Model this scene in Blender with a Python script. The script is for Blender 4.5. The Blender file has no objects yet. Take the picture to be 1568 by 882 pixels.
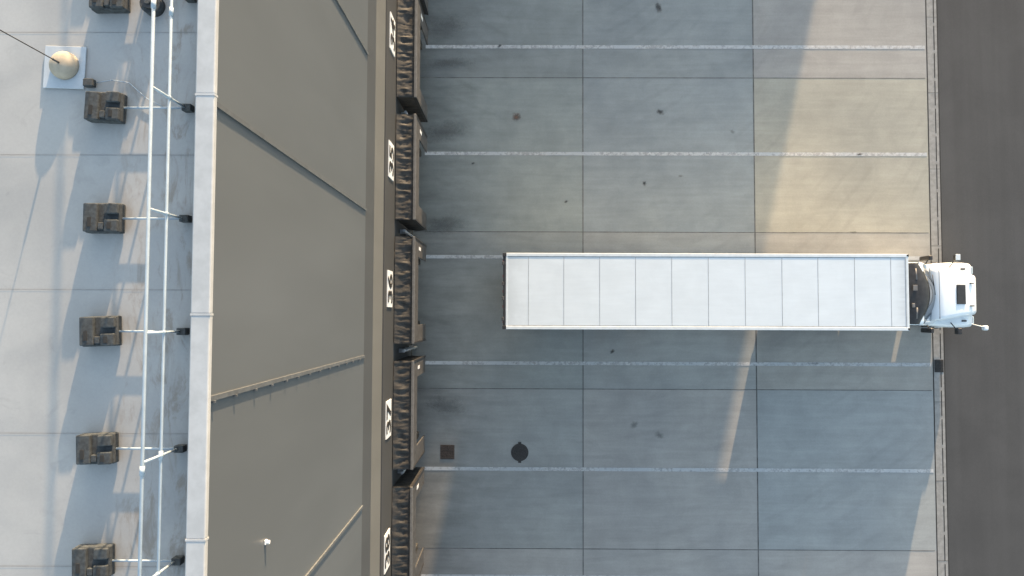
import bpy, bmesh, math, random
from mathutils import Vector, Matrix, Euler, noise as mnoise
random.seed(7)
S=bpy.context.scene
S.view_settings.view_transform='Standard'
S.view_settings.look='None'
S.view_settings.exposure=0
C=bpy.context.collection

# ------------------------------------------------------------------ materials
def nmat(name):
    m=bpy.data.materials.new(name); m.use_nodes=True
    nt=m.node_tree; b=nt.nodes['Principled BSDF']
    return m,nt,b
def N(nt,t,**kw):
    n=nt.nodes.new(t)
    for k,v in kw.items(): setattr(n,k,v)
    return n
def coords(nt,scale=(1,1,1),rot=(0,0,0),loc=(0,0,0)):
    tc=N(nt,'ShaderNodeTexCoord'); mp=N(nt,'ShaderNodeMapping')
    mp.inputs['Scale'].default_value=scale; mp.inputs['Rotation'].default_value=rot; mp.inputs['Location'].default_value=loc
    nt.links.new(tc.outputs['Object'],mp.inputs[0]); return mp.outputs[0]
def noise(nt,vec,scale,detail=4,rough=.55,dist=0):
    n=N(nt,'ShaderNodeTexNoise'); n.inputs['Scale'].default_value=scale
    n.inputs['Detail'].default_value=detail; n.inputs['Roughness'].default_value=rough
    n.inputs['Distortion'].default_value=dist
    nt.links.new(vec,n.inputs['Vector']); return n.outputs['Fac']
def ramp(nt,fac,p0,p1,v0=0.0,v1=1.0,smooth=True):
    r=N(nt,'ShaderNodeMapRange'); 
    if smooth: r.interpolation_type='SMOOTHSTEP'
    for i,v in zip(('From Min','From Max','To Min','To Max'),(p0,p1,v0,v1)): r.inputs[i].default_value=v
    nt.links.new(fac,r.inputs['Value']); return r.outputs['Result']
def math_(nt,op,a,b=None):
    n=N(nt,'ShaderNodeMath',operation=op)
    for i,x in enumerate((a,b)):
        if x is None: continue
        if isinstance(x,(int,float)): n.inputs[i].default_value=x
        else: nt.links.new(x,n.inputs[i])
    return n.outputs[0]
def mix(nt,fac,a,b,mode='MIX'):
    n=N(nt,'ShaderNodeMix',data_type='RGBA',blend_type=mode)
    if isinstance(fac,(int,float)): n.inputs[0].default_value=fac
    else: nt.links.new(fac,n.inputs[0])
    for i,x in ((6,a),(7,b)):
        if isinstance(x,tuple): n.inputs[i].default_value=x+(1,) if len(x)==3 else x
        else: nt.links.new(x,n.inputs[i])
    return n.outputs[2]
def mulv(nt,col,val):   # colour times scalar socket
    n=N(nt,'ShaderNodeVectorMath',operation='SCALE')
    nt.links.new(col,n.inputs[0]); nt.links.new(val,n.inputs['Scale']); return n.outputs[0]
def bump(nt,b,h,strength=.3,dist=.01):
    n=N(nt,'ShaderNodeBump'); n.inputs['Strength'].default_value=strength; n.inputs['Distance'].default_value=dist
    nt.links.new(h,n.inputs['Height']); nt.links.new(n.outputs[0],b.inputs['Normal'])
def simple(name,col,rough=.6,metal=0,var=.15,scale=6,bmp=0,spec=.5):
    m,nt,b=nmat(name); v=coords(nt)
    f=noise(nt,v,scale,5,.6)
    lo=tuple(max(0,c*(1-var)) for c in col); hi=tuple(min(1,c*(1+var)) for c in col)
    c=mix(nt,ramp(nt,f,.3,.7),lo,hi)
    nt.links.new(c,b.inputs['Base Color'])
    b.inputs['Roughness'].default_value=rough; b.inputs['Metallic'].default_value=metal
    b.inputs['Specular IOR Level'].default_value=spec
    if bmp: bump(nt,b,noise(nt,v,scale*8,3),bmp,.01)
    return m

def concrete_mat():
    m,nt,b=nmat('yard_concrete')
    v=coords(nt)
    at=N(nt,'ShaderNodeAttribute',attribute_name='tint')
    big=noise(nt,v,.22,3,.5,.6)
    med=noise(nt,v,1.1,6,.62,.4)
    fine=noise(nt,v,14,6,.7)
    grit=noise(nt,v,70,3,.7)
    streak=noise(nt,coords(nt,(.25,3.2,1)),1.3,5,.62,.3)
    base=mix(nt,ramp(nt,big,.3,.7),(.30,.298,.292),(.35,.343,.328))
    k=ramp(nt,med,.25,.75,.92,1.07)
    k=math_(nt,'MULTIPLY',k,ramp(nt,streak,.3,.72,.94,1.05))
    k=math_(nt,'MULTIPLY',k,ramp(nt,fine,.25,.75,.95,1.04))
    k=math_(nt,'MULTIPLY',k,ramp(nt,grit,.25,.75,.95,1.05))
    spot=noise(nt,v,5.5,2,.5); k=math_(nt,'MULTIPLY',k,ramp(nt,spot,.74,.80,1,.88))
    # wide curved tyre scuffs
    w=N(nt,'ShaderNodeTexWave',wave_type='RINGS',rings_direction='Z'); w.inputs['Scale'].default_value=.55
    w.inputs['Distortion'].default_value=2.2; w.inputs['Detail'].default_value=3; w.inputs['Detail Scale'].default_value=.6
    nt.links.new(coords(nt,(1,.85,1),loc=(-1.5,-16,0)),w.inputs['Vector'])
    sc=math_(nt,'MULTIPLY',ramp(nt,w.outputs['Fac'],.72,1),ramp(nt,noise(nt,coords(nt,loc=(7,3,0)),.28,2),.45,.65))
    k=math_(nt,'MULTIPLY',k,ramp(nt,sc,0,1,1,.94,False))
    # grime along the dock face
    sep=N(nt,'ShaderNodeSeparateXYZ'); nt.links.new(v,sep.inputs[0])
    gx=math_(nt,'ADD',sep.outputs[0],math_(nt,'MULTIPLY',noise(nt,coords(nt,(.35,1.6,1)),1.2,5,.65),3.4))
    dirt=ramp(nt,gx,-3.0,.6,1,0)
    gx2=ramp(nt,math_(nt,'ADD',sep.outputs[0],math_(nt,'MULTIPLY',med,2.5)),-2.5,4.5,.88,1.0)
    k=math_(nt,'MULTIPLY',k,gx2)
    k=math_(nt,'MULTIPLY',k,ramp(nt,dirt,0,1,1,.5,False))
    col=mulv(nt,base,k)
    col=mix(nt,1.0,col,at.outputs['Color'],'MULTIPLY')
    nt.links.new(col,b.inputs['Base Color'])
    b.inputs['Roughness'].default_value=.82
    b.inputs['Specular IOR Level'].default_value=.3
    bump(nt,b,fine,.06,.003)
    return m
def asphalt_mat():
    m,nt,b=nmat('road_asphalt')
    v=coords(nt)
    g=noise(nt,v,45,6,.8); med=noise(nt,v,.5,4,.6,.5)
    tr=noise(nt,coords(nt,(1.1,.05,1),rot=(0,0,.1)),1.6,3,.6)
    col=mix(nt,ramp(nt,med,.3,.7),(.070,.072,.075),(.080,.082,.085))
    k=math_(nt,'MULTIPLY',ramp(nt,g,.25,.8,.8,1.22),ramp(nt,tr,.3,.7,.94,1.05))
    vo=N(nt,'ShaderNodeTexVoronoi'); vo.inputs['Scale'].default_value=60
    nt.links.new(v,vo.inputs['Vector'])
    k=math_(nt,'MULTIPLY',k,ramp(nt,vo.outputs['Distance'],0,.6,1.15,.9))
    nt.links.new(mulv(nt,col,k),b.inputs['Base Color'])
    b.inputs['Roughness'].default_value=.9; b.inputs['Specular IOR Level'].default_value=.25
    bump(nt,b,g,.12,.005)
    return m
def roof_mat():
    m,nt,b=nmat('roof_membrane')
    v=coords(nt)
    med=noise(nt,v,1.0,4,.5,.4); fine=noise(nt,v,30,4,.7); big=noise(nt,v,.5,2)
    brown=noise(nt,coords(nt,(3.2,1.0,1),loc=(3,1,0)),1.3,6,.68,.8)
    col=mix(nt,ramp(nt,med,.3,.7),(.315,.322,.326),(.365,.368,.366))
    sep=N(nt,'ShaderNodeSeparateXYZ'); nt.links.new(v,sep.inputs[0])
    near=ramp(nt,sep.outputs[0],-6.0,-5.1,0,1)
    col=mix(nt,math_(nt,'MULTIPLY',ramp(nt,brown,.48,.66),math_(nt,'MULTIPLY',near,.6)),col,(.19,.155,.12))
    k=math_(nt,'MULTIPLY',ramp(nt,fine,.3,.7,.97,1.03),ramp(nt,big,.3,.7,.94,1.04))
    blot=noise(nt,coords(nt,loc=(4,9,0)),2.4,5,.6,1.0)
    k=math_(nt,'MULTIPLY',k,ramp(nt,blot,.6,.72,1,.91))
    nt.links.new(mulv(nt,col,k),b.inputs['Base Color'])
    b.inputs['Roughness'].default_value=.7
    bump(nt,b,noise(nt,v,2.2,2),.12,.012)
    return m
def wall_mat(name,c0,rough=.45,dirt=.06):
    m,nt,b=nmat(name); v=coords(nt)
    f=noise(nt,coords(nt,(1,1,.25)),.6,3,.5); g=noise(nt,v,160,2,.6)
    k=math_(nt,'MULTIPLY',ramp(nt,f,.3,.7,1-dirt,1+dirt),ramp(nt,g,.3,.7,.96,1.04))
    rgb=N(nt,'ShaderNodeRGB'); rgb.outputs[0].default_value=c0+(1,)
    nt.links.new(mulv(nt,rgb.outputs[0],k),b.inputs['Base Color'])
    b.inputs['Roughness'].default_value=rough
    return m
def trailer_roof_mat():
    m,nt,b=nmat('trailer_roof_white'); v=coords(nt)
    f=noise(nt,v,1.2,5,.6,.3); g=noise(nt,coords(nt,(.5,4,1)),2,4,.6)
    sep=N(nt,'ShaderNodeSeparateXYZ'); nt.links.new(v,sep.inputs[0])
    k=math_(nt,'MULTIPLY',ramp(nt,f,.3,.75,.96,1.02),ramp(nt,g,.3,.75,.97,1.01))
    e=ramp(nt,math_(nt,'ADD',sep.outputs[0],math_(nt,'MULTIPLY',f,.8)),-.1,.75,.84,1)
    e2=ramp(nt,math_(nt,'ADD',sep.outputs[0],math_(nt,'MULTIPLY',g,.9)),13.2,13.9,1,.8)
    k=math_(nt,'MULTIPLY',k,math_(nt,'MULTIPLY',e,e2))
    rgb=N(nt,'ShaderNodeRGB'); rgb.outputs[0].default_value=(.60,.665,.72,1)
    nt.links.new(mulv(nt,rgb.outputs[0],k),b.inputs['Base Color'])
    b.inputs['Roughness'].default_value=.4
    bump(nt,b,noise(nt,v,1.5,2),.12,.02)
    return m
def paint_line_mat():
    m,nt,b=nmat('worn_line_paint'); v=coords(nt)
    f=noise(nt,v,7,6,.72); f2=noise(nt,coords(nt,(.5,1,1)),1.2,4,.6)
    a=math_(nt,'ADD',f,math_(nt,'MULTIPLY',math_(nt,'SUBTRACT',f2,.5),.7))
    al=ramp(nt,a,.42,.66,.88,.5)
    b.inputs['Roughness'].default_value=.7
    c=mix(nt,ramp(nt,f2,.35,.65),(.44,.47,.50),(.53,.54,.55))
    nt.links.new(c,b.inputs['Base Color']); nt.links.new(al,b.inputs['Alpha'])
    return m
def stain_mat(name,c,amt):
    m,nt,b=nmat(name); v=coords(nt)
    at=N(nt,'ShaderNodeAttribute',attribute_name='tint')
    f=noise(nt,v,9,5,.7)
    a=math_(nt,'MULTIPLY',ramp(nt,math_(nt,'ADD',math_(nt,'MULTIPLY',at.outputs['Fac'],1.0),math_(nt,'MULTIPLY',math_(nt,'SUBTRACT',f,.5),.9)),.15,.9),amt)
    b.inputs['Base Color'].default_value=c+(1,); b.inputs['Roughness'].default_value=.6
    nt.links.new(a,b.inputs['Alpha']); return m

M={}
M['conc']=concrete_mat(); M['asph']=asphalt_mat(); M['roof']=roof_mat()
M['line']=paint_line_mat()
M['joint']=simple('joint_sealant',(.10,.10,.10),.8,scale=3,var=.4)
M['rseam']=simple('membrane_seam',(.25,.25,.25),.8,scale=3,var=.2)
M['wallg']=wall_mat('wall_panel_grey',(.098,.111,.123),.42)
M['wallb']=wall_mat('wall_band_dark',(.060,.067,.074),.5)
M['wallt']=wall_mat('wall_band_light',(.122,.126,.124),.6)
M['wallc']=wall_mat('wall_charcoal',(.045,.048,.052),.55)
M['seam']=simple('panel_joint_trim',(.095,.105,.115),.5)
M['coping']=simple('coping_metal_white',(.40,.42,.44),.5,var=.08,scale=4)
M['galv']=simple('rail_galvanised_white',(.30,.37,.44),.4,metal=.0,var=.08)
M['rubber']=simple('black_rubber',(.035,.035,.034),.8,var=.35,scale=12,bmp=.4)
M['weight']=simple('recycled_rubber_weight',(.040,.047,.052),.85,var=.35,scale=20,bmp=.5)
M['fabric']=simple('dock_fabric_black',(.030,.029,.028),.65,var=.35,scale=5,bmp=.3)
M['fabric2']=simple('dock_curtain_grey',(.050,.050,.052),.7,var=.3,scale=4,bmp=.2)
M['edge']=simple('dock_frame_edge',(.12,.12,.12),.5)
M['white']=simple('white_paint',(.70,.76,.81),.28,var=.03,scale=2)
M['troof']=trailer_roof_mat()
M['tseam']=simple('roof_seam_grey',(.33,.35,.37),.5)
M['rail']=simple('aluminium_rail',(.62,.67,.70),.35,metal=.15,var=.05)
M['black']=simple('black_plastic',(.022,.022,.024),.45,var=.3)
M['steel']=simple('chassis_steel',(.05,.05,.052),.6,var=.3)
M['glass']=simple('dark_glass',(.015,.018,.022),.08,var=.1,spec=.8)
M['chrome']=simple('polished_metal',(.6,.6,.6),.2,metal=.9,var=.05)
M['red']=simple('red_lens',(.4,.02,.02),.3)
M['iron']=simple('cast_iron',(.032,.030,.030),.7,var=.4,scale=30,bmp=.5)
M['rust']=simple('rusty_grate',(.055,.042,.036),.8,var=.4,scale=20,bmp=.5)
M['drain']=simple('drain_concrete',(.25,.25,.245),.85,var=.15,scale=5)
M['slot']=simple('drain_slot_dark',(.02,.02,.02),.9)
M['beige']=simple('beige_dome',(.33,.29,.23),.7,var=.12,scale=8)
M['plate']=simple('mast_base_plate',(.40,.45,.50),.55,var=.06)
M['sign']=simple('sign_white',(.72,.74,.76),.5,var=.04)
M['signk']=simple('sign_black',(.02,.02,.02),.5)
M['door']=simple('dock_door_panel',(.35,.36,.37),.5,var=.05)
M['grey']=simple('cab_trim_grey',(.12,.12,.125),.5,var=.1)
M['earth']=simple('ground_earth',(.13,.125,.10),.95,var=.3,scale=.2)
M['stain']=stain_mat('oil_dark',(.05,.05,.052),.75); M['stainb']=stain_mat('spill_brown',(.14,.09,.07),.8)
M['faint']=stain_mat('damp_faint',(.09,.095,.10),.35)

# ------------------------------------------------------------------ geometry helpers
class B:
    def __init__(s): s.bm=bmesh.new(); s.mats=[]; s.col=s.bm.loops.layers.color.new('tint')
    def mi(s,m):
        m=M[m]
        if m not in s.mats: s.mats.append(m)
        return s.mats.index(m)
    def fin(s,faces,m,sm=False,tint=(1,1,1,1)):
        i=s.mi(m)
        for f in faces:
            f.material_index=i; f.smooth=sm
            for l in f.loops: l[s.col]=tint
    def box(s,x0,x1,y0,y1,z0,z1,m,bev=0,seg=2,rot=None,sm=False):
        r=bmesh.ops.create_cube(s.bm,size=1)
        vs=r['verts']; bmesh.ops.scale(s.bm,vec=(x1-x0,y1-y0,z1-z0),verts=vs)
        fs=set(f for v in vs for f in v.link_faces)
        if bev:
            es=set(e for v in vs for e in v.link_edges)
            rr=bmesh.ops.bevel(s.bm,geom=list(es),offset=bev,segments=seg,profile=.5,affect='EDGES')
            vs=set(v for f in rr['faces'] for v in f.verts)
            fs=set(f for v in vs for f in v.link_faces); vs=list(vs)
        if rot: bmesh.ops.rotate(s.bm,cent=(0,0,0),matrix=rot,verts=vs)
        bmesh.ops.translate(s.bm,vec=((x0+x1)/2,(y0+y1)/2,(z0+z1)/2),verts=vs)
        s.fin(fs,m,bev>0 and sm); return vs
    def cyl(s,p0,p1,r,m,r2=None,seg=16,sm=True):
        p0=Vector(p0);p1=Vector(p1);d=p1-p0
        rr=bmesh.ops.create_cone(s.bm,cap_ends=True,segments=seg,radius1=r,radius2=r if r2 is None else r2,depth=d.length)
        vs=rr['verts']; q=d.to_track_quat('Z','Y').to_matrix().to_4x4()
        bmesh.ops.transform(s.bm,matrix=Matrix.Translation((p0+p1)/2)@q,verts=vs)
        fs=set(f for v in vs for f in v.link_faces)
        s.fin(fs,m)
        if sm:
            for f in fs:
                if len(f.verts)==4: f.smooth=True
    def poly(s,pts,m,tint=(1,1,1,1)):
        f=s.bm.faces.new([s.bm.verts.new(p) for p in pts]); s.fin([f],m,False,tint); return f
    def sheet(s,x0,x1,y0,y1,z,m,tint=(1,1,1,1)):
        return s.poly([(x0,y0,z),(x1,y0,z),(x1,y1,z),(x0,y1,z)],m,tint)
    def loft(s,secs,m,sm=True,caps=True):
        rings=[[s.bm.verts.new(p) for p in sec] for sec in secs]
        fs=[]
        n=len(rings[0])
        for a,b in zip(rings,rings[1:]):
            for i in range(n):
                fs.append(s.bm.faces.new((a[i],a[(i+1)%n],b[(i+1)%n],b[i])))
        s.fin(fs,m,sm)
        if caps:
            s.fin([s.bm.faces.new(rings[0][::-1]),s.bm.faces.new(rings[-1])],m,False)
        return rings
    def obj(s,name,parent=None):
        bmesh.ops.recalc_face_normals(s.bm,faces=s.bm.faces)
        me=bpy.data.meshes.new(name); s.bm.to_mesh(me); s.bm.free()
        for m in s.mats: me.materials.append(m)
        o=bpy.data.objects.new(name,me); C.objects.link(o)
        if parent: o.parent=parent
        return o
def empty(name,loc=(0,0,0)):
    o=bpy.data.objects.new(name,None); C.objects.link(o); o.empty_display_size=.5; return o

# ------------------------------------------------------------------ ground, yard, road
b=B(); b.sheet(-600,600,-600,600,-.012,'earth'); b.obj('ground')
XS=[-4.15,2.68,9.57,16.56]
YS=[9.6+6.27*k for k in range(8,-15,-1)]
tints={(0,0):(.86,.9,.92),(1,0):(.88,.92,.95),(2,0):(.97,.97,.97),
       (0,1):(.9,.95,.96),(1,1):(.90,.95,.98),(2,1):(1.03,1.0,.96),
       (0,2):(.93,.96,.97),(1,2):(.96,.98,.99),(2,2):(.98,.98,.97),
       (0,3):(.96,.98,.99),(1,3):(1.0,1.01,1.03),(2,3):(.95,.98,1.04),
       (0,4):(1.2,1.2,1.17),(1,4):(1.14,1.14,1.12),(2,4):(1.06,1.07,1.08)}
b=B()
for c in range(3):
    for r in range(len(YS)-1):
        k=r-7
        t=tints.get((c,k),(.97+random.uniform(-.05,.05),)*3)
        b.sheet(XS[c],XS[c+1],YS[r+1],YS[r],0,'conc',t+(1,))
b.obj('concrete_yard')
b=B()
for r in range(len(YS)):
    y=YS[r]; b.sheet(-4.1,16.5,y-.013,y+.013,.004,'joint')
for x,wd in ((2.68,.018),(9.57,.022)):
    b.sheet(x-wd,x+wd,-75,50,.0045,'joint')
b.obj('expansion_joints')
b=B()
for y in [10.87+4.24*k for k in range(1,9)]+[10.87,6.50,2.32,-1.92,-6.1]+[-6.1-4.2*k for k in range(1,14)]:
    b.sheet(-3.7,16.5,y-.07,y+.07,.008,'line')
b.obj('lane_markings')
# drain channel
b=B()
b.sheet(16.56,16.60,-75,50,.004,'slot')
b.sheet(16.60,16.83,-75,50,.006,'drain')
b.sheet(16.83,17.0,-75,50,.006,'drain')
y=-74.
while y<50:
    b.sheet(16.86,16.895,y,y+1.0,.011,'slot'); y+=1.13
y=-75+.3
while y<50:
    b.sheet(16.6,17.0,y,y+.02,.0105,'joint'); y+=3.1
b.box(16.62,16.98,-2.22,-1.72,.0,.016,'iron')
for i in range(8):
    b.box(16.65,16.95,-2.19+i*.057,-2.165+i*.057,.012,.022,'slot')
b.sheet(17.0,17.04,-75,50,.008,'slot')
b.obj('drainage_channel')
b=B(); b.sheet(17.0,31,-75,60,.004,'asph'); b.obj('asphalt_road')
# manhole + grate
b=B()
b.cyl((.17,-5.45,-.02),(.17,-5.45,.014),.345,'iron',seg=40)
b.cyl((.17,-5.45,0),(.17,-5.45,.02),.29,'iron',seg=40)
b.box(.11,.23,-5.86,-5.78,0,.013,'iron'); b.box(.11,.23,-5.12,-5.04,0,.013,'iron')
for i in range(-4,5):
    for j in range(-4,5):
        if i*i+j*j<17: b.box(.17+i*.06-.015,.17+i*.06+.015,-5.45+j*.06-.015,-5.45+j*.06+.015,.019,.026,'iron')
b.obj('manhole_cover')
b=B()
b.box(-2.98,-2.42,-5.73,-5.17,0,.012,'rust')
for i in range(8): b.box(-2.93,-2.47,-5.68+i*.064,-5.65+i*.064,.010,.024,'rust')
b.obj('drain_grate')
# stains
def stain(b,cx,cy,rx,ry,m,n=22):
    cv=b.bm.verts.new((cx,cy,.012)); i=b.mi(m); ph=random.random()*9
    rim=[]
    for k in range(n):
        a=2*math.pi*k/n; rr=1+.22*math.sin(2*a+ph)+.12*math.sin(5*a+ph*2)
        rim.append(b.bm.verts.new((cx+rx*rr*math.cos(a),cy+ry*rr*math.sin(a),.012)))
    for k in range(n):
        f=b.bm.faces.new((cv,rim[k],rim[(k+1)%n])); f.material_index=i
        for l in f.loops: l[b.col]=(1,1,1,1) if l.vert is cv else (0,0,0,1)
b=B()
for x,y,rx,ry,m in ((0,8.0,.18,.24,'stainb'),(5.8,8.2,.15,.15,'stain'),(5.15,5.3,.12,.1,'stain'),(2.0,4.55,.09,.07,'stain'),
    (-1.75,6.1,.08,.06,'stain'),(3.85,-1.45,.1,.1,'stain'),(4.7,-4.35,.2,.17,'faint'),(5.7,-4.75,.2,.18,'faint'),(6.6,5.6,.1,.08,'faint'),
    (5.75,12.5,.14,.28,'stain'),(8.7,7.4,.12,.1,'faint'),(-.7,10.9,.1,.08,'stain'),
    (13.8,6.5,.16,.06,'stain'),(13.5,3.35,.22,.05,'faint'),(11.9,-1.9,.22,.06,'faint'),
    (-2.9,11.7,.8,.6,'faint'),(-2.9,7.4,.9,.6,'faint'),(-2.9,3.6,.9,.5,'faint'),(-2.7,10.2,.9,.3,'faint'),(-2.8,-3.6,.8,.5,'faint')):
    stain(b,x,y,rx*1.25,ry*1.25,m)
b.obj('oil_stains')

# ------------------------------------------------------------------ warehouse
WX=-4.15; RZ=17.65; PZ=18.13
wh=empty('warehouse_building')
b=B()
zs=[(0,5.96,'wallc',0),(5.96,7.42,'wallt',.006),(7.42,8.63,'wallb',.012),(8.63,18.05,'wallg',.03)]
for z0,z1,m,pr in zs:
    b.box(WX-.35 if z1<18 else WX-.20,WX+pr-.03,-75,70,z0,z1,m)
b.box(-60,WX-.36,-75,70,0,RZ-.05,'wallc')
b.obj('walls',wh)
b=B()
SY=[7.22+4.2*k for k in range(14,0,-1)]+[7.22,2.88,-1.15,-5.2]+[-5.2-4.15*k for k in range(1,16)]
for y in SY:
    b.box(WX-.005,WX+.034,y-.035,y+.035,8.63,18.04,'seam')
for i in range(13):
    z=9.2+i*.72+.1*random.random(); y=-1.15
    b.box(WX,WX+.055,y-.065,y-.035,z,z+.04,'seam')
b.box(WX-.02,WX+.012,-75,70,5.90,5.97,'wallc')
b.obj('wall_panel_joints',wh)
# parapet + coping
b=B()
b.box(WX-.20,WX-.05,-75,70,RZ-.05,PZ-.1,'coping')
y=-75; 
while y<70:
    b.box(WX-.235,WX+.03,y,y+2.98,PZ-.10,PZ,'coping',.018,2)
    b.box(WX-.238,WX+.033,y+2.975,y+3.005,PZ-.105,PZ+.003,'coping')
    y+=3.0
b.obj('parapet_coping',wh)
b=B()
b.sheet(-60,WX-.2,-75,70,RZ,'roof')
for y,s in ((2.3,.02),(.42,-.03),(-1.65,.015),(4.1,.0),(-3.5,.02)):
    b.poly([(-60,y-.058,RZ+.004),(WX-.3,y-.058+s,RZ+.004),(WX-.3,y-.050+s,RZ+.004),(-60,y-.05,RZ+.004)],'rseam')
b.obj('roof_deck',wh)
b=B()
b.cyl((WX,-3.78,15.85),(WX+.08,-3.78,15.85),.032,'sign',seg=16)
b.box(WX,WX+.03,-3.82,-3.74,15.81,15.89,'sign',.01)
b.obj('wall_vent',wh)
# signs
def sign(num,y):
    b=B(); yc=y; z=4.82
    b.box(WX-.03,WX+.0,yc-.6,yc+.6,z-.42,z+.42,'sign')
    o=b.obj('dock_number_sign')
    cu=bpy.data.curves.new('t','FONT'); cu.body=num; cu.size=1.0; cu.align_x='CENTER'; cu.align_y='CENTER'; cu.offset=.03; cu.extrude=.004
    t=bpy.data.objects.new('t',cu); C.objects.link(t)
    bpy.context.view_layer.update()
    me=bpy.data.meshes.new_from_object(t.evaluated_get(bpy.context.evaluated_depsgraph_get()))
    bpy.data.objects.remove(t)
    me.materials.clear(); me.materials.append(M['signk'])
    n=bpy.data.objects.new('digits',me); C.objects.link(n)
    n.matrix_world=Matrix(((0,0,1,WX+.006),(1,0,0,yc),(0,1,0,z),(0,0,0,1)))
    n.parent=o; 
DY=[.84+4.26*k for k in range(-9,10)]
for k,y in enumerate(DY):
    sign(str(36-(k-9)),y)

# ------------------------------------------------------------------ dock shelters
def shelter(y):
    root=empty('dock_shelter'); root.location=(0,0,0)
    hw=1.83; x0=WX; x1=-3.54; zt=3.95; zb=.9
    b=B(); rnd=random.Random(int(y*100))
    def grid(f,nu,nv,m):
        vs=[[b.bm.verts.new(f(i/nu,j/nv)) for j in range(nv+1)] for i in range(nu+1)]
        fs=[b.bm.faces.new((vs[i][j],vs[i+1][j],vs[i+1][j+1],vs[i][j+1])) for i in range(nu) for j in range(nv)]
        b.fin(fs,m,True)
    off=rnd.random()*50
    def top(u,v):
        yy=y-hw+2*hw*v; xx=x0+(x1-x0)*u
        w=math.sin(math.pi*u)
        dz=.055*mnoise.noise(Vector((u*1.3+off,yy*7,0)))+.035*mnoise.noise(Vector((u*4,yy*17+off,3)))
        return (xx,yy,zt+.08*(1-u)-.02+ w*(dz-.03))
    grid(top,8,110,'fabric')
    for sgn in (-1,1):
        def side(u,v):
            zz=zb+(zt-zb)*v; xx=x0+(x1-x0)*u; w=math.sin(math.pi*u)
            dy=.05*mnoise.noise(Vector((u*1.5+off,zz*6,sgn)))
            return (xx,y+sgn*(hw-.005)+w*dy*sgn,zz-.02)
        grid(side,6,50,'fabric')
    b.obj('fabric_cover',root)
    b=B()
    t=.05
    b.box(x1,x1+t,y-hw,y+hw,zt-.95,zt,'fabric2',.012)
    b.box(x1,x1+t,y-hw,y-hw+.62,zb,zt-.955,'fabric2',.012)
    b.box(x1,x1+t,y+hw-.62,y+hw,zb,zt-.955,'fabric2',.012)
    b.box(x1-.02,x1+t+.015,y-hw-.01,y+hw+.01,zt-.03,zt+.03,'edge',.01)
    b.box(x1-.02,x1+t+.015,y-hw-.012,y-hw+.045,zb,zt-.031,'black')
    b.box(x1-.02,x1+t+.015,y+hw-.045,y+hw+.012,zb,zt-.031,'black')
    b.box(x1+t,x1+t+.012,y-hw+.05,y+hw-.05,zt-.16,zt-.13,'edge')
    b.box(x1+t,x1+t+.006,y+hw-.36,y+hw-.24,zt-1.5,zt-1.05,'sign')
    b.obj('front_curtains',root)
    b=B()
    b.box(WX-.025,WX+.01,y-1.3,y+1.3,1.15,4.0-.1,'door')
    for i in range(5): b.box(WX+.01,WX+.02,y-1.3,y+1.3,1.15+i*.55,1.17+i*.55,'black')
    b.box(WX-.02,WX+.3,y-1.1,y+1.1,1.0,1.15,'steel')
    for sg in (-1,1): b.box(WX-.02,WX+.42,y+sg*1.2-.12,y+sg*1.2+.12,.75,1.25,'rubber',.02)
    b.obj('dock_door',root)
for y in DY: shelter(y)
for k in range(len(DY)-1):
    y=(DY[k]+DY[k+1])/2
    b=B(); b.cyl((WX+.18,y,0),(WX+.18,y,3.2),.05,'coping'); 
    for z in (.5,1.6,2.9): b.box(WX-.02,WX+.2,y-.07,y+.07,z,z+.04,'coping')
    b.obj('downpipe')

# ------------------------------------------------------------------ roof guardrail
g=empty('roof_guardrail')
PX=-4.70
PY=[2.92+1.6*k for k in range(12,0,-1)]+[2.92,1.34,-.25,-1.88,-3.42]+[-3.42-1.6*k for k in range(1,14)]
b=B()
b.cyl((PX,-24,18.65),(PX,22,18.65),.022,'galv',seg=12)
b.cyl((PX+.0,-24,18.2),(PX+.0,22,18.2),.019,'galv',seg=12)
for y in (-1.98,4.0,-8): 
    b.cyl((PX,y-.06,18.65),(PX,y+.06,18.65),.031,'galv',seg=12); b.cyl((PX,y-.06+.1,18.2),(PX,y+.06+.1,18.2),.028,'galv',seg=12)
b.obj('rails',g)
b=B()
for y in PY:
    b.cyl((PX,y,RZ+.05),(PX,y,18.65),.018,'galv',seg=10)
    b.cyl((PX,y,18.17),(PX,y,18.24),.028,'galv',seg=10)
    b.cyl((PX+.03,y,RZ+.09),(-5.75,y,RZ+.09),.016,'galv',seg=10)
    b.box(PX-.04,PX+.09,y-.05,y+.05,RZ+.012,RZ+.14,'weight',.01)
b.obj('posts',g)
b=B(); rnd=random.Random(3)
for y in PY:
    cx=-5.82+rnd.uniform(-.02,.02); R=Matrix.Rotation(rnd.uniform(-.05,.05),3,'Z')
    z0=RZ+.012
    b.box(cx-.25,cx+.25,y-.21,y+.21,z0,z0+.14,'weight',.02,2,R)
    b.box(cx-.245,cx-.05,y-.20,y+.20,z0+.14,z0+.2,'weight',.015,2,R)
    b.box(cx+.05,cx+.24,y-.20,y-.03,z0+.14,z0+.2,'weight',.015,2,R)
    b.box(cx+.05,cx+.24,y+.05,y+.20,z0+.14,z0+.2,'weight',.015,2,R)
    b.box(cx-.04,cx+.04,y-.17,y-.07,z0+.14,z0+.19,'weight',.01,2,R)
    b.box(cx+.1,cx+.15,y-.16,y-.07,z0+.2,z0+.208,'slot',0,2,R)
    b.box(cx-.18,cx-.13,y-.13,y+.0,z0+.2,z0+.208,'slot',0,2,R)
b.obj('counterweights',g)
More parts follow.
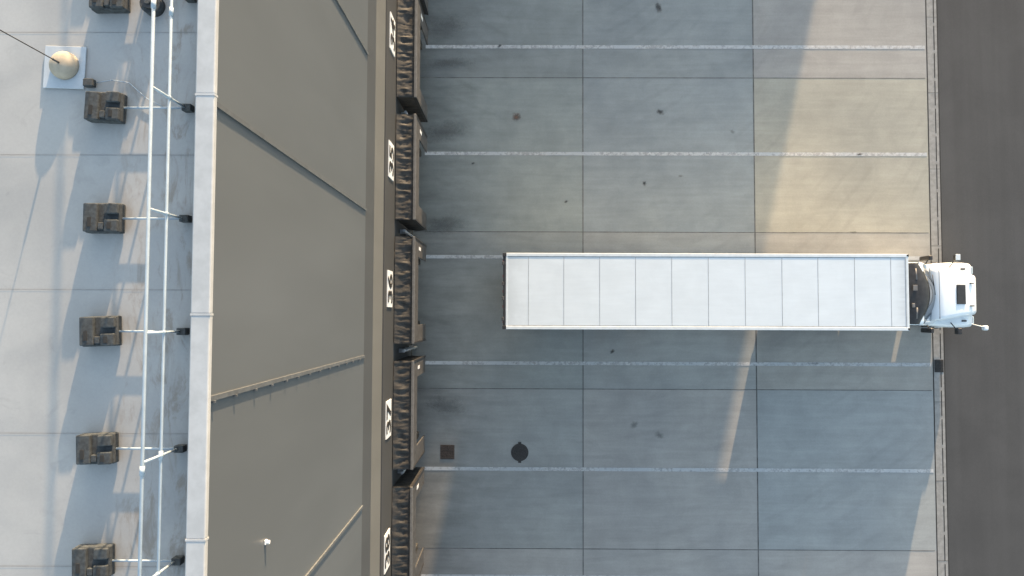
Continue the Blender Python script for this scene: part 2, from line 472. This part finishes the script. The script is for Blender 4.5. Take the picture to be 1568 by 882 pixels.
# mast
m=empty('lightning_mast')
b=B(); b.box(-6.78,-6.19,3.22,3.83,RZ+.012,RZ+.035,'plate',.004,1,Matrix.Rotation(-.03,3,'Z')); b.obj('base_plate',m)
b=B(); cx,cy=-6.47,3.54; n=28
secs=[[(cx+r*math.cos(2*math.pi*i/n),cy+r*math.sin(2*math.pi*i/n),RZ+z) for i in range(n)] for r,z in ((.2,.036),(.2,.08),(.19,.11),(.165,.14),(.12,.165),(.06,.18),(.015,.183))]
b.loft(secs,'beige'); b.obj('concrete_foot',m)
b=B(); b.cyl((cx,cy,RZ+.15),(cx,cy,RZ+2.6),.008,'steel',seg=8); b.cyl((cx,cy,RZ+.15),(cx,cy,RZ+.3),.016,'steel',seg=8); b.obj('rod',m)
b=B()
b.box(-6.17,-6.03,3.23,3.34,RZ+.012,RZ+.11,'weight',.012)
pts=[(-6.03,3.3),(-5.8,3.34),(-5.55,3.3),(-5.3,3.08),(-5.05,2.95),(-4.75,2.95)]
for p,q in zip(pts,pts[1:]): b.cyl((p[0],p[1],RZ+.03),(q[0],q[1],RZ+.03),.007,'galv',seg=6)
b.obj('cable_clamp',m)
b=B(); cx,cy=-5.22,4.42
b.cyl((cx,cy,RZ),(cx,cy,RZ+.14),.15,'weight',seg=24); b.cyl((cx,cy,RZ+.14),(cx,cy,RZ+.2),.10,'black',seg=24); b.cyl((cx,cy,RZ+.2),(cx,cy,RZ+.22),.05,'weight',seg=16)
b.obj('roof_vent')

# ------------------------------------------------------------------ unseen block added outside frame, shaped to cast the yard shadow
b=B()
WY=50; xr=10.19+.21*(WY-3.23)
b.box(WX+.05,xr,WY,WY+18,0,6.55,'wallg')
b.box(WX+.05,8.3,WY,WY+.3,6.552,7.6,'coping'); b.box(9.5,xr,WY,WY+.3,6.552,7.6,'coping')  # gap in the raised edge lets a sun patch reach the dock
for i in range(5): b.box(-1+i*4.2,1.8+i*4.2,WY-.06,WY-.002,.2,4.2,'door')
b.obj('offscreen_shadow_block')

# ------------------------------------------------------------------ truck
tr=empty('semi_trailer_truck')
TX0,TX1,TY0,TY1=-.44,13.35,-.49,2.11; TZ=4.1; TC=.81
def wheel(b,x,y,r=.5,w=.28,sg=1):
    b.cyl((x,y-w/2,r),(x,y+w/2,r),r,'rubber',seg=28)
    b.cyl((x,y+sg*(w/2-.01),r),(x,y+sg*(w/2+.015),r),r*.58,'chrome',seg=20)
    b.cyl((x,y+sg*(w/2),r),(x,y+sg*(w/2+.06),r),r*.2,'steel',seg=12)
b=B()
b.box(TX0+.12,TX1-.05,TY0+.02,TY1-.02,1.12,TZ-.03,'white')
b.box(TX0+.12,TX1,TY0+.015,TY1-.015,1.0,1.16,'steel')
for k in range(22):
    x=.3+k*.6
    for yy in (TY0+.008,TY1-.023): b.box(x,x+.03,yy,yy+.015,1.2,TZ-.1,'rail')
b.obj('trailer_body',tr)
b=B()
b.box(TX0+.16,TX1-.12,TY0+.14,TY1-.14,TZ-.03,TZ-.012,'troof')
seams=[.425,1.63,2.85,4.07,5.30,6.54,7.79,9.04,10.26,11.5,12.73]
for x in seams: b.box(x-.008,x+.008,TY0+.14,TY1-.14,TZ-.0125,TZ-.007,'tseam')
b.box(13.215,13.235,TY0+.1,TY1-.1,TZ-.0125,TZ-.002,'tseam')
b.obj('trailer_roof',tr)
b=B()
for y0,y1 in ((TY0,TY0+.115),(TY1-.115,TY1)):
    b.box(TX0+.1,TX1-.03,y0,y1,TZ-.16,TZ,'rail',.012)
b.box(TX0+.1,TX1-.06,TY0+.116,TY0+.139,TZ-.06,TZ-.02,'tseam'); b.box(TX0+.1,TX1-.06,TY1-.139,TY1-.116,TZ-.06,TZ-.02,'tseam')
b.box(TX1-.12,TX1-.02,TY0+.05,TY1-.05,TZ-.2,TZ-.003,'rail',.02)
b.box(TX0+.09,TX0+.16,TY0+.02,TY1-.02,TZ-.2,TZ-.006,'rail',.01)
for yy in (TY0,TY1-.1): b.box(TX1-.1,TX1+.0,yy,yy+.1,TZ-.3,TZ+.006,'black',.03)
b.obj('trailer_roof_rails',tr)
b=B()
b.box(TX0,TX0+.1,TY0,TY1,TZ-.25,TZ-.01,'black',.01)
for yy in (TY0,TY1-.12): b.box(TX0-.02,TX0+.11,yy,yy+.12,.95,TZ+.01,'black',.01)
b.box(TX0+.03,TX0+.11,TY0+.12,TC-.01,1.15,TZ-.26,'white'); b.box(TX0+.03,TX0+.11,TC+.01,TY1-.12,1.15,TZ-.26,'white')
b.box(TX0,TX0+.1,TY0+.1,TY1-.1,.95,1.14,'steel')
for yy in (TY0+.35,TC-.25,TC+.25,TY1-.35):
    b.cyl((TX0-.01,yy,1.0),(TX0-.01,yy,TZ-.1),.02,'chrome',seg=8); b.box(TX0-.04,TX0+.03,yy-.06,yy+.06,TZ-.14,TZ+.004,'steel',.01)
for i in range(5): b.box(TX0-.015,TX0,TY0+.2+i*.52,TY0+.3+i*.52,TZ-.13,TZ-.08,'red')
b.box(TX0+.02,TX0+.1,TY0+.2,TY1-.2,.5,.62,'steel')
for yy in (TY0+.6,TY1-.68): b.box(TX0+.03,TX0+.1,yy,yy+.08,.5,1.0,'steel')
b.obj('trailer_rear_frame',tr)
b=B()
for yy in (TC-.5,TC+.42): b.box(0,13.0,yy,yy+.08,.9,1.0,'steel')
for x in (1.6,2.9,4.2):
    b.box(x-.08,x+.08,TY0+.3,TY1-.3,.42,.58,'steel')
    for sg,yy in ((-1,TY0+.2),(1,TY1-.2)):
        wheel(b,x,yy,.5,.3,sg)
for yy in (TC-.85,TC+.75):
    b.box(10.45,10.6,yy,yy+.12,.1,1.0,'steel'); b.box(10.35,10.7,yy-.05,yy+.17,.0,.06,'steel')
yy=TY0+.01; b.box(5.3,8.85,yy,yy+.04,.35,1.0,'white'); b.box(9.62,13.3,yy,yy+.04,.12,1.0,'steel')  # skirts on both sides: ends and gap shaped to pass one sun streak
yy=TY1-.05; b.box(5.3,9.35,yy,yy+.04,.35,1.0,'white'); b.box(10.2,13.3,yy,yy+.04,.12,1.0,'steel')
b.obj('trailer_running_gear',tr)

# tractor
def rsec(x,yc,hw,z0,z1,r,n=5):
    pts=[]
    for (cy,cz,a0) in ((yc+hw-r,z1-r,0),(yc-hw+r,z1-r,90),(yc-hw+r,z0+r*.3,180),(yc+hw-r,z0+r*.3,270)):
        rz=r if a0<180 else r*.3
        for i in range(n+1):
            a=math.radians(a0+90*i/n)
            pts.append((x,cy+r*math.cos(a),cz+rz*math.sin(a)))
    return pts
b=B()
b.box(10.9,17.2,TC-.45,TC-.35,.7,.98,'steel'); b.box(10.9,17.2,TC+.35,TC+.45,.7,.98,'steel')
b.box(11.6,12.6,TC-.45,TC+.45,.98,1.1,'black',.03)
for x in (11.35,12.7):
    b.box(x-.08,x+.08,TY0+.3,TY1-.3,.42,.58,'steel')
    for sg,yy in ((-1,TY0+.3),(1,TY1-.3)): wheel(b,x,yy,.5,.5,sg)
b.box(16.3,16.46,TY0+.3,TY1-.3,.42,.56,'steel')
for sg,yy in ((-1,TY0+.22),(1,TY1-.22)): wheel(b,16.4,yy,.5,.3,sg)
for yy in (TC-.95,TC+.95): b.cyl((13.55,yy,.68),(14.9,yy,.68),.3,'chrome',seg=24)
for yy in (TC-1.13,TC+1.09): b.box(13.42,15.7,yy,yy+.04,.18,1.05,'white')  # side panels added to block sun from passing under the tractor
b.box(13.5,13.9,TC-.7,TC+.7,.95,1.0,'steel')
b.cyl((13.75,TC+.75,1),(13.75,TC+.75,2.9),.06,'chrome'); 
for i in range(3): b.cyl((13.4,TC-.2+i*.2,1.5),(13.85,TC-.2+i*.2,1.7),.02,'black',seg=8)
b.obj('tractor_chassis',tr)
b=B()
cab=[rsec(13.9,TC,1.10,1.0,2.62,.16),rsec(13.95,TC,1.13,.95,2.72,.16),rsec(14.6,TC,1.14,.9,2.78,.18),rsec(15.0,TC,1.13,.9,2.05,.12),rsec(15.5,TC,1.08,.9,1.95,.12)]
b.loft(cab,'white')
b.obj('cab_body',tr)
b=B()
n=18
def arc(xc,bulge,hw,z,droop):
    return [(xc+bulge*(1-(t*t)),TC+hw*t,z-droop*t*t) for t in [(-1+2*i/n) for i in range(n+1)]]
r0=arc(13.93,0,1.09,2.80,.05); r1=arc(14.2,.1,1.10,2.9,.06); r2=arc(14.38,.24,1.10,2.88,.08); r3=arc(14.46,.34,1.10,2.80,.08)
w0=arc(14.47,.36,1.10,2.79,.09); w1=arc(15.02,.42,1.12,2.10,.06)
def strip(rows,m):
    vs=[[b.bm.verts.new(p) for p in r] for r in rows]
    fs=[]
    for a,c in zip(vs,vs[1:]):
        for i in range(n): fs.append(b.bm.faces.new((a[i],a[i+1],c[i+1],c[i])))
    b.fin(fs,m,True)
strip([r0,r1,r2,r3],'black'); strip([w0,w1],'glass')
for s in (-1,1):
    b.cyl((14.47,TC+s*1.1,2.72),(15.04,TC+s*1.12,2.06),.035,'white',seg=8)
    b.poly([(14.2,TC+s*1.147,2.6),(14.5,TC+s*1.147,2.65),(14.98,TC+s*1.14,2.05),(14.98,TC+s*1.147,1.75),(14.2,TC+s*1.147,1.7)],'glass')
b.cyl((15.03,TC-.7,2.2),(15.4,TC-.05,2.13),.012,'black',seg=6); b.cyl((15.42,TC-.02,2.13),(15.3,TC+.72,2.17),.012,'black',seg=6)
b.box(14.15,14.3,TC+.1,TC+.3,2.9,2.94,'grey',.01); b.box(14.1,14.2,TC-.5,TC-.35,2.88,2.95,'grey',.02)
b.cyl((14.3,TC-.9,2.84),(14.3,TC-.5,2.88),.03,'grey',seg=10); b.cyl((14.3,TC+.5,2.88),(14.3,TC+.9,2.84),.03,'grey',seg=10)
b.obj('windshield_and_roof_cap',tr)
b=B()
b.loft([rsec(15.05,TC,1.12,.95,1.72,.1),rsec(15.5,TC,1.15,.95,1.62,.14),rsec(15.85,TC,1.19,.95,1.52,.16),rsec(16.4,TC,1.23,.95,1.50,.2),rsec(17.0,TC,1.23,.85,1.42,.2),rsec(17.3,TC,1.21,.7,1.30,.2),rsec(17.42,TC,1.15,.6,1.12,.2),rsec(17.46,TC,1.05,.6,.98,.18)],'white')
b.loft([rsec(15.3,TC,1.02,1.3,2.08,.18),rsec(15.8,TC,.96,1.3,2.06,.18),rsec(16.5,TC,.84,1.2,1.97,.18),rsec(17.0,TC,.78,1.0,1.82,.18),rsec(17.25,TC,.75,.9,1.62,.18),rsec(17.38,TC,.70,.8,1.35,.15)],'white')
# hood shut lines
b.box(15.60,15.615,TC-.9,TC+.9,2.045,2.078,'grey')
b.obj('hood_and_fenders',tr)
b=B()
b.box(16.28,16.64,TC-.36,TC+.36,1.955,2.005,'black',.012,2,Matrix.Rotation(math.radians(10),3,'Y'))
for i in range(7): b.box(16.33+i*.045,16.345+i*.045,TC-.32,TC+.32,2.0-.008*i,2.014-.008*i,'steel')
b.box(17.3,17.62,TC-1.15,TC+1.15,.42,.78,'rail',.06,3); b.box(17.385,17.42,TC-.5,TC+.5,.75,1.3,'black')
for s in (-1,1):
    b.box(17.25,17.45,TC+s*.95-.16,TC+s*.95+.16,1.0,1.2,'chrome',.05)
    b.box(16.80,16.98,TC+s*.98-.03,TC+s*.98+.03,1.40,1.475,'black',.01)
    b.box(16.85,17.0,TC+s*.42-.02,TC+s*.42+.02,1.84,1.90,'black',.008)
b.obj('vent_grille_bumper',tr)
b=B()
for s in (-1,1):
    b.cyl((16.35,TC+s*1.0,1.45),(16.45,TC+s*1.38,1.78),.018,'black',seg=8)
    b.box(16.36,16.54,TC+s*1.36-.12,TC+s*1.36+.12,1.68,1.9,'black',.04,3); 
    b.cyl((15.1,TC+s*1.13,2.1),(15.2,TC+s*1.32,2.15),.02,'black',seg=8)
    b.box(15.12,15.26,TC+s*1.33-.09,TC+s*1.33+.09,1.65,2.3,'black',.04,3)
b.box(16.33,16.5,TC+1.28,TC+1.5,1.905,1.93,'rail',.01)
b.cyl((17.35,TC-1.1,1.2),(17.5,TC-1.22,1.7),.018,'white',seg=8)
b.box(17.42,17.6,TC-1.33,TC-1.15,1.6,1.78,'white',.05,3)
b.obj('mirrors',tr)

# ------------------------------------------------------------------ light
EL=6.5; AZ=12.0
w=bpy.data.worlds.new('World'); S.world=w; w.use_nodes=True
nt=w.node_tree; bg=nt.nodes['Background']
sk=nt.nodes.new('ShaderNodeTexSky'); sk.sky_type='NISHITA'; sk.sun_disc=False
sk.sun_elevation=math.radians(EL); sk.sun_rotation=math.radians(AZ); sk.dust_density=1.0
hs=nt.nodes.new('ShaderNodeHueSaturation'); hs.inputs['Saturation'].default_value=.74
nt.links.new(sk.outputs[0],hs.inputs['Color'])
nt.links.new(hs.outputs[0],bg.inputs[0]); bg.inputs[1].default_value=.72
sd=bpy.data.lights.new('sun','SUN'); sd.energy=15; sd.angle=math.radians(.5); sd.color=(1,.71,.42)
so=bpy.data.objects.new('sun',sd); C.objects.link(so)
d=Vector((-math.sin(math.radians(AZ))*math.cos(math.radians(EL)),-math.cos(math.radians(AZ))*math.cos(math.radians(EL)),-math.sin(math.radians(EL))))
so.rotation_euler=d.to_track_quat('-Z','Y').to_euler(); so.location=(20,40,40)

# ------------------------------------------------------------------ camera
cd=bpy.data.cameras.new('camera'); cd.sensor_width=36; cd.lens=36*1045/1568; cd.clip_end=2000
co=bpy.data.objects.new('camera',cd); C.objects.link(co); S.camera=co
co.location=(0,0,27.3); co.rotation_euler=(math.radians(2.25),math.radians(.33),math.radians(.2))
